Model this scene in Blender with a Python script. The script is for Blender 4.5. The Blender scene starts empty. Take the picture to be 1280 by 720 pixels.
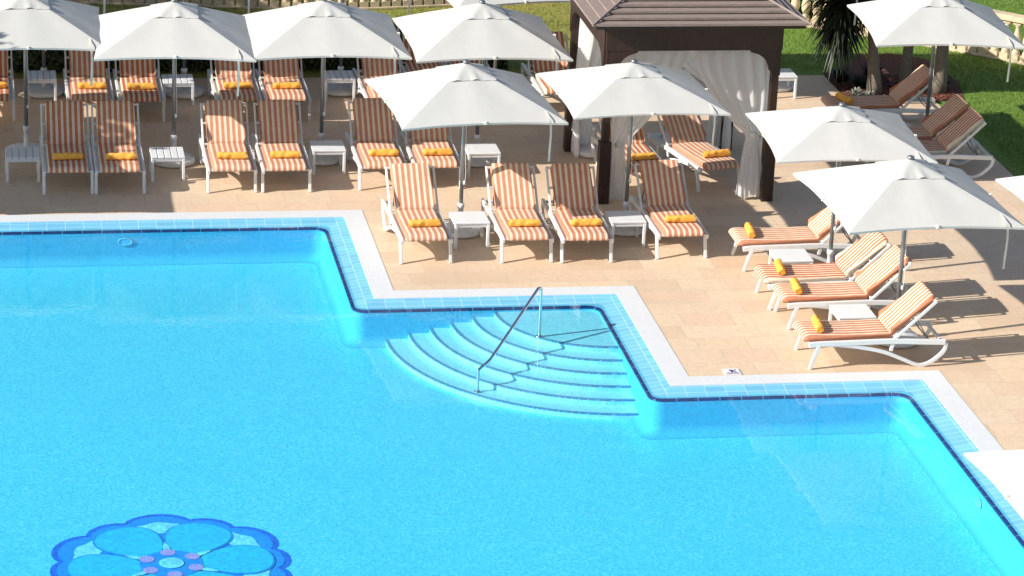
import bpy, bmesh, math, random
import numpy as np
from mathutils import Vector, Matrix
random.seed(7)
rng = np.random.default_rng(11)
PI = math.pi
scene = bpy.context.scene
COL = scene.collection

# ------------------------------------------------------------------ helpers
def tag(o, label=None, cat=None, group=None, kind=None):
    if label: o['label'] = label
    if cat: o['category'] = cat
    if group: o['group'] = group
    if kind: o['kind'] = kind
    return o

def thing(name, label, cat, loc=(0, 0, 0), rz=0.0, group=None):
    o = bpy.data.objects.new(name, None)
    COL.objects.link(o)
    o.location = loc
    o.rotation_euler = (0, 0, rz)
    return tag(o, label, cat, group)

def copy_tree(o, parent=None):
    c = o.copy()
    COL.objects.link(c)
    if parent is not None:
        c.parent = parent
    for ch in list(o.children):
        copy_tree(ch, c)
    return c

class MB:
    """collects shapes for ONE mesh object"""
    def __init__(s):
        s.v = []; s.f = []
    def add(s, vs, fs):
        n = len(s.v)
        s.v.extend([tuple(v) for v in vs])
        s.f.extend([tuple(i + n for i in f) for f in fs])
    def box(s, x0, x1, y0, y1, z0, z1, M=None):
        vs = [(x, y, z) for z in (z0, z1) for y in (y0, y1) for x in (x0, x1)]
        if M is not None: vs = [M @ Vector(v) for v in vs]
        s.add(vs, [(0, 2, 3, 1), (4, 5, 7, 6), (0, 1, 5, 4), (2, 6, 7, 3), (0, 4, 6, 2), (1, 3, 7, 5)])
    def tube(s, pts, r, n=8, caps=True):
        pts = [Vector(p) for p in pts]
        rs = r if isinstance(r, (list, tuple)) else [r] * len(pts)
        up = None; rings = []
        for i, p in enumerate(pts):
            d = (pts[min(i + 1, len(pts) - 1)] - pts[max(i - 1, 0)]).normalized()
            if up is None:
                up = Vector((0, 0, 1)) if abs(d.z) < .9 else Vector((0, 1, 0))
            a = d.cross(up)
            if a.length < 1e-5: a = d.cross(Vector((1, 0, 0)))
            a.normalize(); b = a.cross(d).normalized(); up = b
            rings.append([p + rs[i] * (math.cos(2 * PI * k / n) * a + math.sin(2 * PI * k / n) * b) for k in range(n)])
        vs = [v for ring in rings for v in ring]
        fs = []
        for i in range(len(pts) - 1):
            for k in range(n):
                k2 = (k + 1) % n
                fs.append((i * n + k, i * n + k2, (i + 1) * n + k2, (i + 1) * n + k))
        if caps:
            fs.append(tuple(range(n))[::-1]); m = (len(pts) - 1) * n
            fs.append(tuple(m + k for k in range(n)))
        s.add(vs, fs)
    def lathe(s, prof, n=24, c=(0, 0)):
        vs = []; fs = []
        for (r, z) in prof:
            for k in range(n):
                a = 2 * PI * k / n
                vs.append((c[0] + r * math.cos(a), c[1] + r * math.sin(a), z))
        m = len(prof)
        for i in range(m - 1):
            for k in range(n):
                k2 = (k + 1) % n
                fs.append((i * n + k, i * n + k2, (i + 1) * n + k2, (i + 1) * n + k))
        fs.append(tuple(range(n))[::-1]); fs.append(tuple((m - 1) * n + k for k in range(n)))
        s.add(vs, fs)
    def strip(s, path, th, x0, x1):
        """flat bar of thickness th swept along a (y,z) path, from x0 to x1"""
        P = [Vector((0, a, b)) for a, b in path]
        vs = []
        for i, p in enumerate(P):
            d = (P[min(i + 1, len(P) - 1)] - P[max(i - 1, 0)]).normalized()
            nrm = Vector((0, -d.z, d.y))
            t = th[i] if isinstance(th, (list, tuple)) else th
            for x in (x0, x1):
                for sg in (-.5, .5):
                    q = p + nrm * (t * sg); vs.append((x, q.y, q.z))
        fs = []
        for i in range(len(P) - 1):
            a = i * 4; b = a + 4
            for (p, q) in ((0, 1), (1, 3), (3, 2), (2, 0)):
                fs.append((a + p, a + q, b + q, b + p))
        e = (len(P) - 1) * 4
        fs.append((0, 2, 3, 1)); fs.append((e, e + 1, e + 3, e + 2))
        s.add(vs, fs)
    def poly(s, pts, z):
        s.add([(x, y, z) for x, y in pts], [tuple(range(len(pts)))])
    def build(s, name, mat, parent=None, smooth=False, bevel=0, seg=2, up=False):
        me = bpy.data.meshes.new(name)
        me.from_pydata(s.v, [], s.f)
        bm = bmesh.new(); bm.from_mesh(me)
        bmesh.ops.recalc_face_normals(bm, faces=bm.faces)
        if up and sum(f.normal.z * f.calc_area() for f in bm.faces) < 0:
            bmesh.ops.reverse_faces(bm, faces=bm.faces)
        bm.to_mesh(me); bm.free()
        if mat: me.materials.append(mat)
        if smooth:
            me.polygons.foreach_set('use_smooth', [True] * len(me.polygons))
        o = bpy.data.objects.new(name, me)
        COL.objects.link(o)
        if parent is not None: o.parent = parent
        if bevel:
            m = o.modifiers.new('bevel', 'BEVEL'); m.width = bevel; m.segments = seg
            m.limit_method = 'ANGLE'; m.angle_limit = math.radians(35)
        return o

def smooth_curve(pts, n=6):
    """Catmull-Rom through 2-D or 3-D points"""
    P = [Vector(p) if len(p) == 3 else Vector((p[0], p[1], 0)) for p in pts]
    out = []
    for i in range(len(P) - 1):
        p0 = P[max(i - 1, 0)]; p1 = P[i]; p2 = P[i + 1]; p3 = P[min(i + 2, len(P) - 1)]
        for k in range(n):
            t = k / n
            out.append(.5 * ((2 * p1) + (p2 - p0) * t + (2 * p0 - 5 * p1 + 4 * p2 - p3) * t * t + (3 * p1 - p0 - 3 * p2 + p3) * t ** 3))
    out.append(P[-1])
    return [(v.x, v.y) for v in out] if len(pts[0]) == 2 else out

# ------------------------------------------------------------------ materials
def newmat(name):
    m = bpy.data.materials.new(name); m.use_nodes = True
    nt = m.node_tree
    for n in list(nt.nodes): nt.nodes.remove(n)
    out = nt.nodes.new('ShaderNodeOutputMaterial')
    return m, nt, out

def nd(nt, typ, **kw):
    n = nt.nodes.new(typ)
    for k, v in kw.items():
        if k.startswith('i_'):
            n.inputs[k[2:].replace('_', ' ')].default_value = v
        else:
            setattr(n, k, v)
    return n

def rgba(c): return (c[0], c[1], c[2], 1)

def mixc(nt, fac, a, b, blend='MIX'):
    n = nt.nodes.new('ShaderNodeMix'); n.data_type = 'RGBA'; n.blend_type = blend
    for sock, val in ((n.inputs[0], fac), (n.inputs[6], a), (n.inputs[7], b)):
        if hasattr(val, 'is_linked') or isinstance(val, bpy.types.NodeSocket):
            nt.links.new(val, sock)
        elif isinstance(val, (int, float)):
            sock.default_value = val
        else:
            sock.default_value = rgba(val)
    return n.outputs[2]

def math_(nt, op, a, b=None, c=None):
    n = nt.nodes.new('ShaderNodeMath'); n.operation = op
    for i, v in enumerate((a, b, c)):
        if v is None: continue
        if isinstance(v, bpy.types.NodeSocket): nt.links.new(v, n.inputs[i])
        else: n.inputs[i].default_value = v
    return n.outputs[0]

def ramp(nt, fac, stops, interp='LINEAR'):
    n = nt.nodes.new('ShaderNodeValToRGB'); n.color_ramp.interpolation = interp
    e = n.color_ramp.elements
    while len(e) < len(stops): e.new(.5)
    for i, (p, c) in enumerate(stops):
        e[i].position = p; e[i].color = rgba(c)
    nt.links.new(fac, n.inputs[0])
    return n.outputs[0]

def noise(nt, vec, scale, detail=4, rough=.55, dist=0):
    n = nd(nt, 'ShaderNodeTexNoise')
    n.inputs['Scale'].default_value = scale; n.inputs['Detail'].default_value = detail
    n.inputs['Roughness'].default_value = rough; n.inputs['Distortion'].default_value = dist
    if vec is not None: nt.links.new(vec, n.inputs['Vector'])
    return n.outputs['Fac']

def simple(name, col, rough=.5, var=.12, scale=6, bump=0, bscale=60, metallic=0, spec=.5, dirt=None, dscale=3):
    """Principled with a noise-varied base colour; dirt = a second colour in blotches"""
    m, nt, out = newmat(name)
    tc = nd(nt, 'ShaderNodeTexCoord')
    b = nd(nt, 'ShaderNodeBsdfPrincipled')
    b.inputs['Roughness'].default_value = rough
    b.inputs['Metallic'].default_value = metallic
    b.inputs['Specular IOR Level'].default_value = spec
    f = noise(nt, tc.outputs['Object'], scale)
    lo = tuple(c * (1 - var) for c in col); hi = tuple(min(1, c * (1 + var)) for c in col)
    c = ramp(nt, f, [(.3, lo), (.7, hi)])
    if dirt:
        f2 = noise(nt, tc.outputs['Object'], dscale, 6, .65)
        k = ramp(nt, f2, [(.5, (0, 0, 0)), (.72, (1, 1, 1))])
        c = mixc(nt, k, c, dirt)
    nt.links.new(c, b.inputs['Base Color'])
    if bump:
        bp = nd(nt, 'ShaderNodeBump'); bp.inputs['Strength'].default_value = bump; bp.inputs['Distance'].default_value = .004
        nt.links.new(noise(nt, tc.outputs['Object'], bscale), bp.inputs['Height'])
        nt.links.new(bp.outputs[0], b.inputs['Normal'])
    nt.links.new(b.outputs[0], out.inputs[0])
    return m

def mat_stripe():
    m, nt, out = newmat('striped_fabric')
    tc = nd(nt, 'ShaderNodeTexCoord')
    oi = nd(nt, 'ShaderNodeObjectInfo')
    sx = nd(nt, 'ShaderNodeSeparateXYZ'); nt.links.new(tc.outputs['Object'], sx.inputs[0])
    wob = math_(nt, 'MULTIPLY', math_(nt, 'SUBTRACT', noise(nt, tc.outputs['Object'], 5, 1), .5), .006)
    u = math_(nt, 'ADD', math_(nt, 'ADD', sx.outputs['X'], .2780), wob)
    # each lounger's cloth is cut from the roll at its own place; seat and back of one lounger agree
    wn = nd(nt, 'ShaderNodeTexWhiteNoise'); nt.links.new(oi.outputs['Location'], wn.inputs['Vector'])
    phase = math_(nt, 'ADD', 10.0, math_(nt, 'MULTIPLY', math_(nt, 'GREATER_THAN', wn.outputs['Value'], .55), .5))
    fr = math_(nt, 'FRACT', math_(nt, 'ADD', math_(nt, 'DIVIDE', u, .556 / 7), phase))
    tri = math_(nt, 'ABSOLUTE', math_(nt, 'SUBTRACT', fr, .5))
    st = nd(nt, 'ShaderNodeMapRange'); st.inputs[1].default_value = .275; st.inputs[2].default_value = .295
    nt.links.new(tri, st.inputs[0])
    f = noise(nt, tc.outputs['Object'], 9, 5, .6)
    orange = ramp(nt, f, [(.3, (.44, .130, .057)), (.7, (.53, .172, .082))])
    cream = ramp(nt, f, [(.3, (.65, .54, .41)), (.7, (.74, .64, .51))])
    c = mixc(nt, st.outputs[0], orange, cream)
    # sun-bleached to a different degree on each cushion
    c = mixc(nt, math_(nt, 'MULTIPLY', wn.outputs['Value'], .2), c, (.8, .66, .5))
    b = nd(nt, 'ShaderNodeBsdfPrincipled'); b.inputs['Roughness'].default_value = .85
    b.inputs['Specular IOR Level'].default_value = .15
    nt.links.new(c, b.inputs['Base Color'])
    bp = nd(nt, 'ShaderNodeBump'); bp.inputs['Strength'].default_value = .5; bp.inputs['Distance'].default_value = .012
    nt.links.new(noise(nt, tc.outputs['Object'], 7, 4), bp.inputs['Height'])
    nt.links.new(bp.outputs[0], b.inputs['Normal'])
    nt.links.new(b.outputs[0], out.inputs[0])
    return m

def mat_cloth(name, col, trans=.25, bscale=3, bstr=.25, bdist=.03, var=.05):
    m, nt, out = newmat(name)
    tc = nd(nt, 'ShaderNodeTexCoord')
    f = noise(nt, tc.outputs['Object'], 2.2, 6, .6)
    c = ramp(nt, f, [(.3, tuple(k * (1 - var) for k in col)), (.7, col)])
    d = nd(nt, 'ShaderNodeBsdfDiffuse'); t = nd(nt, 'ShaderNodeBsdfTranslucent')
    nt.links.new(c, d.inputs[0]); nt.links.new(c, t.inputs[0])
    bp = nd(nt, 'ShaderNodeBump'); bp.inputs['Strength'].default_value = bstr; bp.inputs['Distance'].default_value = bdist
    nt.links.new(noise(nt, tc.outputs['Object'], bscale, 3, .5), bp.inputs['Height'])
    nt.links.new(bp.outputs[0], d.inputs['Normal'])
    mx = nd(nt, 'ShaderNodeMixShader'); mx.inputs[0].default_value = trans
    nt.links.new(d.outputs[0], mx.inputs[1]); nt.links.new(t.outputs[0], mx.inputs[2])
    nt.links.new(mx.outputs[0], out.inputs[0])
    return m

def brick_vec(nt, rot=0):
    tc = nd(nt, 'ShaderNodeTexCoord')
    mp = nd(nt, 'ShaderNodeMapping'); mp.inputs['Rotation'].default_value = (0, 0, rot)
    nt.links.new(tc.outputs['Object'], mp.inputs[0])
    return tc, mp.outputs[0]

def mat_deck():
    m, nt, out = newmat('travertine_paving')
    tc, v = brick_vec(nt, 0)
    def brick(w, h, off, sq):
        br = nd(nt, 'ShaderNodeTexBrick'); nt.links.new(v, br.inputs['Vector'])
        br.inputs['Scale'].default_value = 1; br.inputs['Brick Width'].default_value = w
        br.inputs['Row Height'].default_value = h; br.inputs['Mortar Size'].default_value = .0045
        br.inputs['Mortar Smooth'].default_value = .3; br.inputs['Bias'].default_value = 0
        br.offset = off; br.offset_frequency = 2; br.squash = sq; br.squash_frequency = 3
        br.inputs['Color1'].default_value = (0, 0, 0, 1); br.inputs['Color2'].default_value = (1, 1, 1, 1)
        br.inputs['Mortar'].default_value = (.5, .5, .5, 1)
        return br
    br = brick(.66, .44, .37, 1.5)
    sw = nd(nt, 'ShaderNodeSeparateColor'); nt.links.new(br.outputs['Color'], sw.inputs[0])
    tone = ramp(nt, sw.outputs[0], [(0, (.62, .445, .30)), (.22, (.715, .54, .37)), (.45, (.70, .555, .395)), (.62, (.745, .58, .41)), (.8, (.715, .505, .365)), (1, (.645, .485, .335))])
    n1 = noise(nt, tc.outputs['Object'], 2.3, 8, .65, .4)
    n2 = noise(nt, tc.outputs['Object'], 14, 6, .7, .8)
    c = mixc(nt, ramp(nt, n1, [(.35, (0, 0, 0)), (.75, (.6, .6, .6))]), tone, (.74, .58, .42))
    c = mixc(nt, ramp(nt, n2, [(.45, (0, 0, 0)), (.75, (.6, .6, .6))]), c, (.52, .355, .24))
    n3 = noise(nt, tc.outputs['Object'], .55, 5, .6)
    c = mixc(nt, ramp(nt, n3, [(.45, (0, 0, 0)), (.7, (.5, .5, .5))]), c, (.55, .42, .30))
    c = mixc(nt, br.outputs['Fac'], c, (.55, .425, .32))
    b = nd(nt, 'ShaderNodeBsdfPrincipled'); b.inputs['Roughness'].default_value = .6
    b.inputs['Specular IOR Level'].default_value = .3
    nt.links.new(c, b.inputs['Base Color'])
    hgt = math_(nt, 'SUBTRACT', math_(nt, 'MULTIPLY', n2, .3), br.outputs['Fac'])
    bp = nd(nt, 'ShaderNodeBump'); bp.inputs['Strength'].default_value = .4; bp.inputs['Distance'].default_value = .005
    nt.links.new(hgt, bp.inputs['Height']); nt.links.new(bp.outputs[0], b.inputs['Normal'])
    nt.links.new(b.outputs[0], out.inputs[0])
    return m

def mat_tile(name, col, grout, w, h, mortar=.003, var=.2, rough=.25, rot=0, off=0.0, cells=None):
    """small tiles; every tile gets its own shade of the colour (cells = list of ramp stops)"""
    m, nt, out = newmat(name)
    tc, v = brick_vec(nt, rot)
    br = nd(nt, 'ShaderNodeTexBrick'); nt.links.new(v, br.inputs['Vector'])
    br.offset = off; br.squash = 1
    br.inputs['Scale'].default_value = 1; br.inputs['Brick Width'].default_value = w; br.inputs['Row Height'].default_value = h
    br.inputs['Mortar Size'].default_value = mortar; br.inputs['Mortar Smooth'].default_value = .2
    br.inputs['Color1'].default_value = (0, 0, 0, 1); br.inputs['Color2'].default_value = (1, 1, 1, 1)
    br.inputs['Mortar'].default_value = (.5, .5, .5, 1)
    sw = nd(nt, 'ShaderNodeSeparateColor'); nt.links.new(br.outputs['Color'], sw.inputs[0])
    stops = cells or [(0, tuple(c * (1 - var) for c in col)), (1, tuple(min(1, c * (1 + var)) for c in col))]
    c = ramp(nt, sw.outputs[0], stops)
    n1 = noise(nt, tc.outputs['Object'], .8, 5, .6)
    c = mixc(nt, ramp(nt, n1, [(.4, (0, 0, 0)), (.7, (.18, .18, .18))]), c, tuple(k * .8 for k in col))
    c = mixc(nt, br.outputs['Fac'], c, grout)
    b = nd(nt, 'ShaderNodeBsdfPrincipled'); b.inputs['Roughness'].default_value = rough
    nt.links.new(c, b.inputs['Base Color'])
    nt.links.new(b.outputs[0], out.inputs[0])
    return m

def mat_water():
    m, nt, out = newmat('pool_water')
    tc = nd(nt, 'ShaderNodeTexCoord')
    mp = nd(nt, 'ShaderNodeMapping'); mp.inputs['Scale'].default_value = (1, 1.6, 1)
    nt.links.new(tc.outputs['Object'], mp.inputs[0])
    n1 = noise(nt, mp.outputs[0], 2.2, 3, .5, .3)
    n2 = noise(nt, mp.outputs[0], 11, 2, .5)
    h = math_(nt, 'ADD', math_(nt, 'MULTIPLY', n1, .7), math_(nt, 'MULTIPLY', n2, .18))
    bp = nd(nt, 'ShaderNodeBump'); bp.inputs['Strength'].default_value = 1; bp.inputs['Distance'].default_value = .0022
    nt.links.new(h, bp.inputs['Height'])
    # Schlick reflectance, the same from above and below the surface
    ge = nd(nt, 'ShaderNodeNewGeometry')
    dt = nd(nt, 'ShaderNodeVectorMath', operation='DOT_PRODUCT')
    nt.links.new(ge.outputs['Incoming'], dt.inputs[0]); nt.links.new(bp.outputs[0], dt.inputs[1])
    k = math_(nt, 'SUBTRACT', 1.0, math_(nt, 'MINIMUM', math_(nt, 'ABSOLUTE', dt.outputs['Value']), 1.0))
    fres = math_(nt, 'ADD', .02, math_(nt, 'MULTIPLY', math_(nt, 'POWER', k, 4.4), .98))
    tr = nd(nt, 'ShaderNodeBsdfTransparent'); tr.inputs[0].default_value = (.73, .955, 1, 1)
    gl = nd(nt, 'ShaderNodeBsdfGlossy'); gl.inputs['Roughness'].default_value = .01
    nt.links.new(bp.outputs[0], gl.inputs['Normal'])
    mx = nd(nt, 'ShaderNodeMixShader')
    nt.links.new(fres, mx.inputs[0]); nt.links.new(tr.outputs[0], mx.inputs[1]); nt.links.new(gl.outputs[0], mx.inputs[2])
    nt.links.new(mx.outputs[0], out.inputs[0])
    return m

def mat_grass(name, blade=False):
    m, nt, out = newmat(name)
    tc = nd(nt, 'ShaderNodeTexCoord')
    n1 = noise(nt, tc.outputs['Object'], .7, 4, .6)
    n2 = noise(nt, tc.outputs['Object'], 25, 3, .7)
    c = ramp(nt, n2, [(.3, (.085, .15, .022)), (.5, (.15, .25, .04)), (.72, (.24, .33, .07))])
    sx = nd(nt, 'ShaderNodeSeparateXYZ'); nt.links.new(tc.outputs['Object'], sx.inputs[0])
    # the strip of lawn between the rows and the cabana is dry and yellowish
    mr = nd(nt, 'ShaderNodeMapRange'); mr.inputs[1].default_value = 12.6; mr.inputs[2].default_value = 11.0
    nt.links.new(sx.outputs['X'], mr.inputs[0])
    dry = math_(nt, 'MULTIPLY', mr.outputs[0], ramp(nt, n1, [(.3, (.35, .35, .35)), (.6, (.9, .9, .9))]))
    c = mixc(nt, dry, c, (.34, .30, .085))
    b = nd(nt, 'ShaderNodeBsdfPrincipled'); b.inputs['Roughness'].default_value = .75
    b.inputs['Specular IOR Level'].default_value = .2
    nt.links.new(c, b.inputs['Base Color'])
    if blade:
        t = nd(nt, 'ShaderNodeBsdfTranslucent'); nt.links.new(c, t.inputs[0])
        mx = nd(nt, 'ShaderNodeMixShader'); mx.inputs[0].default_value = .3
        nt.links.new(b.outputs[0], mx.inputs[1]); nt.links.new(t.outputs[0], mx.inputs[2])
        nt.links.new(mx.outputs[0], out.inputs[0])
    else:
        bp = nd(nt, 'ShaderNodeBump'); bp.inputs['Strength'].default_value = .9; bp.inputs['Distance'].default_value = .03
        nt.links.new(n2, bp.inputs['Height']); nt.links.new(bp.outputs[0], b.inputs['Normal'])
        nt.links.new(b.outputs[0], out.inputs[0])
    return m

def mat_wood(name, lo, hi, axis_scale, rough=.5):
    m, nt, out = newmat(name)
    tc = nd(nt, 'ShaderNodeTexCoord')
    mp = nd(nt, 'ShaderNodeMapping'); mp.inputs['Scale'].default_value = axis_scale
    nt.links.new(tc.outputs['Object'], mp.inputs[0])
    f = noise(nt, mp.outputs[0], 9, 7, .65, .4)
    c = ramp(nt, f, [(.3, lo), (.7, hi)])
    b = nd(nt, 'ShaderNodeBsdfPrincipled'); b.inputs['Roughness'].default_value = rough
    nt.links.new(c, b.inputs['Base Color'])
    bp = nd(nt, 'ShaderNodeBump'); bp.inputs['Strength'].default_value = .35; bp.inputs['Distance'].default_value = .003
    nt.links.new(f, bp.inputs['Height']); nt.links.new(bp.outputs[0], b.inputs['Normal'])
    nt.links.new(b.outputs[0], out.inputs[0])
    return m

M = {}
M['stripe'] = mat_stripe()
M['piping'] = simple('cushion_edging', (.66, .55, .42), .85, .1)
M['white'] = simple('white_lounger_paint', (.72, .72, .71), .35, .05, 5, dirt=(.66, .64, .60), dscale=5)
M['tabletop'] = simple('white_resin', (.70, .71, .72), .4, .05, 5, dirt=(.68, .68, .67), dscale=6)
M['canvas'] = mat_cloth('parasol_canvas', (.615, .61, .578), .12)
M['webbing'] = simple('cream_webbing', (.78, .75, .66), .8)
M['steel'] = simple('brushed_steel', (.27, .285, .30), .35, .1, 8, metallic=.7)
M['chrome'] = simple('polished_steel', (.72, .74, .76), .16, .05, 8, metallic=1)
M['base'] = simple('white_base_resin', (.74, .75, .76), .55, .08, 4, dirt=(.55, .54, .52), dscale=7)
M['black'] = simple('black_rubber', (.02, .02, .022), .6)
M['towel'] = simple('orange_terry', (.88, .43, .085), .95, .2, 22, bump=1, bscale=90, spec=.05)
M['darkwood'] = mat_wood('dark_stained_wood', (.016, .008, .006), (.045, .020, .013), (6, 6, .5), .45)
M['shingle'] = mat_wood('weathered_roof_boards', (.19, .145, .125), (.31, .245, .215), (1, 5, 5), .7)
M['shingle_side'] = mat_wood('weathered_roof_boards_side', (.19, .145, .125), (.31, .245, .215), (5, 1, 5), .7)
M['curtain'] = mat_cloth('white_voile', (.97, .965, .955), .6, 5, .15, .02)
M['deck'] = mat_deck()
M['coping'] = mat_tile('white_mosaic_coping', (.71, .72, .73), (.63, .65, .67), .05, .05, .003, .03, .45)
M['band'] = mat_tile('pale_blue_glazed_tile', (.17, .50, .74), (.45, .70, .82), .25, .125, .004, .10, .2)
M['navy'] = simple('navy_glazed_tile', (.012, .035, .16), .2, .3, 9)
M['nosing'] = mat_tile('navy_step_mosaic', (.05, .17, .38), (.2, .5, .62), .027, .027, .003, .4, .3)
FLOORCELLS = [(0, (.045, .52, .76)), (.3, (.08, .65, .84)), (.7, (.11, .72, .87)), (1, (.25, .83, .92))]
M['floor'] = mat_tile('pool_floor_mosaic', (.055, .60, .92), (.12, .66, .92), .027, .027, .003, .2, .3, cells=FLOORCELLS)
M['poolwall'] = simple('pool_wall_mosaic', (.075, .49, .74), .7, .14, 40, spec=.1)
M['step'] = mat_tile('pool_step_mosaic', (.31, .74, .86), (.42, .80, .88), .05, .05, .004, .10, .3)
M['petal_edge'] = mat_tile('flower_edge_mosaic', (.01, .13, .78), (.02, .25, .8), .05, .05, .003, .25, .3)
M['petal_rim'] = mat_tile('flower_rim_mosaic', (.012, .30, .90), (.02, .33, .9), .05, .05, .003, .15, .3)
M['petal'] = mat_tile('flower_petal_mosaic', (.025, .56, .98), (.03, .56, .98), .05, .05, .003, .16, .3)
M['pale'] = mat_tile('flower_pale_mosaic', (.25, .80, .98), (.15, .66, .92), .05, .05, .003, .25, .3)
M['pink'] = mat_tile('flower_pink_mosaic', (1.0, .32, .60), (.25, .38, .9), .035, .035, .007, .3, .3)
M['water'] = mat_water()
M['lawn'] = mat_grass('lawn_ground')
M['grass'] = mat_grass('grass_blades', True)
M['stone'] = simple('cream_cast_stone', (.62, .50, .33), .8, .15, 6, .4, 40, dirt=(.40, .33, .24), dscale=4)
M['kerb'] = simple('grey_kerb_stone', (.38, .35, .30), .8, .15, 8, .3, 60)
M['mulch'] = simple('bark_mulch', (.11, .035, .022), .95, .5, 30, 1, 40)
M['bark'] = mat_wood('grey_bark', (.11, .09, .07), (.25, .21, .165), (7, 7, 3), .9)  # darkened tone: shade on the bed's trunks is put into the bark colour
M['leaf'] = simple('shaded_sword_leaf', (.013, .020, .008), .5, .5, 5)  # near black: the crown's shade is painted into this leaf colour
M['leaf_green'] = simple('green_leaf', (.06, .10, .025), .5, .4, 9)  # plain green of the bushes and broad-leaved trees
M['hedge_leaf'] = simple('hedge_leaf', (.045, .07, .018), .5, .5, 9)
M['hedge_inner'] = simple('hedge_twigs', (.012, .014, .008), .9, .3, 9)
M['silver'] = simple('silver_leaf', (.30, .31, .27), .7, .2, 9)
M['signtile'] = simple('white_ceramic', (.8, .8, .82), .25, .04)
M['signink'] = simple('navy_ink', (.03, .03, .12), .4)
M['lens'] = simple('pool_lamp_lens', (.12, .58, .90), .2, .1)

# ------------------------------------------------------------------ ground, deck and pool
ZW = -.045                                  # water level
X1, Y0, Y1, X2, Y2, X3 = 5.412, 40.97, 37.614, 8.629, 34.316, 11.828
XL, YB = -12.0, 16.0
BY = 47.95                                  # back edge of the paving
def struct(o): o['kind'] = 'structure'; return o

mb = MB()
for pts in ([(-40, Y0), (15.4, Y0), (15.4, 46.1), (13.95, 46.1), (13.95, 47.65), (-40, 48.3)],
            [(X1, Y1), (15.4, Y1), (15.4, Y0), (X1, Y0)],
            [(X2, Y2), (15.4, Y2), (15.4, Y1), (X2, Y1)],
            [(X3, YB), (15.4, YB), (15.4, Y2), (X3, Y2)],
            [(-40, -10), (15.4, -10), (15.4, YB), (-40, YB)],
            [(-40, YB), (XL, YB), (XL, Y0), (-40, Y0)]):
    mb.poly(pts, 0)
struct(mb.build('pavement', M['deck']))

mb = MB()
for pts in ([(-400, 48.3), (-40, 48.3), (13.95, 47.65), (13.95, 46.1), (15.4, 46.1), (400, 46.1), (400, 700), (-400, 700)],
            [(15.4, -10), (400, -10), (400, 46.1), (15.4, 46.1)],
            [(-400, -10), (-40, -10), (-40, 48.3), (-400, 48.3)],
            [(-400, -300), (400, -300), (400, -10), (-400, -10)]):
    mb.poly(pts, -.012)
struct(mb.build('lawn', M['lawn']))

OUT = [(XL, Y0), (X1, Y0), (X1, Y1), (X2, Y1), (X2, Y2), (X3, Y2), (X3, YB), (XL, YB)]
def inset(d):
    sx = [1, -1, -1, -1, -1, -1, -1, 1]; sy = [-1, -1, -1, -1, -1, -1, 1, 1]
    return [(x + d * a, y + d * b) for (x, y), a, b in zip(OUT, sx, sy)]
CI = inset(.289)
n = len(OUT)
mb = MB()
for i in range(n):
    j = (i + 1) % n
    a, b, c, d = OUT[i], OUT[j], CI[j], CI[i]
    mb.add([(a[0], a[1], .006), (b[0], b[1], .006), (c[0], c[1], .006), (d[0], d[1], .006),
            (a[0], a[1], -.02), (b[0], b[1], -.02), (c[0], c[1], -.03), (d[0], d[1], -.03)],
           [(0, 1, 2, 3), (0, 4, 5, 1), (2, 6, 7, 3)])
struct(mb.build('pool_coping', M['coping']))

def rounded(d, r=.17, k=7):
    """the pool outline inset by d with rounded corners; each point carries the coping corner or foot it belongs to"""
    P = inset(d); out = []
    for i in range(n):
        p = Vector(P[i]); a = (Vector(P[i - 1]) - p).normalized(); b = (Vector(P[(i + 1) % n]) - p).normalized()
        c = p + (a + b) * r
        s0 = p + a * r - c; s1 = p + b * r - c
        for t in range(k + 1):
            w = t / k * PI / 2
            q = c + s0 * math.cos(w) + s1 * math.sin(w)
            out.append(((q.x, q.y), i))
    return out
D1 = .605
RP = rounded(D1)
m_ = len(RP)
mb = MB()
for i in range(m_):
    (p, ci), (q, cj) = RP[i], RP[(i + 1) % m_]
    A = CI[ci]; B = CI[cj]
    vs = [(p[0], p[1], -.058), (q[0], q[1], -.058)]
    if ci == cj: mb.add(vs + [(A[0], A[1], -.004)], [(0, 1, 2)])
    else: mb.add(vs + [(B[0], B[1], -.004), (A[0], A[1], -.004)], [(0, 1, 2, 3)])
struct(mb.build('pool_edge_slope', M['band']))

DEPTH = -.51
RPI = [p for p, _ in rounded(D1 + .13)]
mb = MB()
for i in range(m_):
    (p, _), (q, _) = RP[i], RP[(i + 1) % m_]
    # the wall runs into the floor in a cove
    nP = (Vector(RPI[i]) - Vector(p)); nQ = (Vector(RPI[(i + 1) % m_]) - Vector(q))
    CR = .13; prof_ = [(0, -.058), (0, DEPTH + CR)] + [(CR * (1 - math.cos(a)), DEPTH + .003 + CR * (1 - math.sin(a))) for a in [PI / 2 * t / 6 for t in range(1, 7)]]
    vs = []
    for d_, z_ in prof_:
        k_ = d_ / CR
        vs += [(p[0] + nP.x * k_, p[1] + nP.y * k_, z_), (q[0] + nQ.x * k_, q[1] + nQ.y * k_, z_)]
    mb.add(vs, [(2 * t, 2 * t + 1, 2 * t + 3, 2 * t + 2) for t in range(len(prof_) - 1)])
struct(mb.build('pool_wall', M['poolwall'], smooth=True))
mb = MB()
W = [(x, y) for x, y in inset(D1 - .05)]
for a, b, c, d in ((XL, YB, 4.85, 40.4), (4.85, YB, 8.05, 37.08), (8.05, YB, 11.3, 33.78)):
    mb.add([(a, b, DEPTH), (c, b, DEPTH), (c, d, DEPTH), (a, d, DEPTH)], [(0, 1, 2, 3)])
struct(mb.build('pool_floor', M['floor']))

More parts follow.
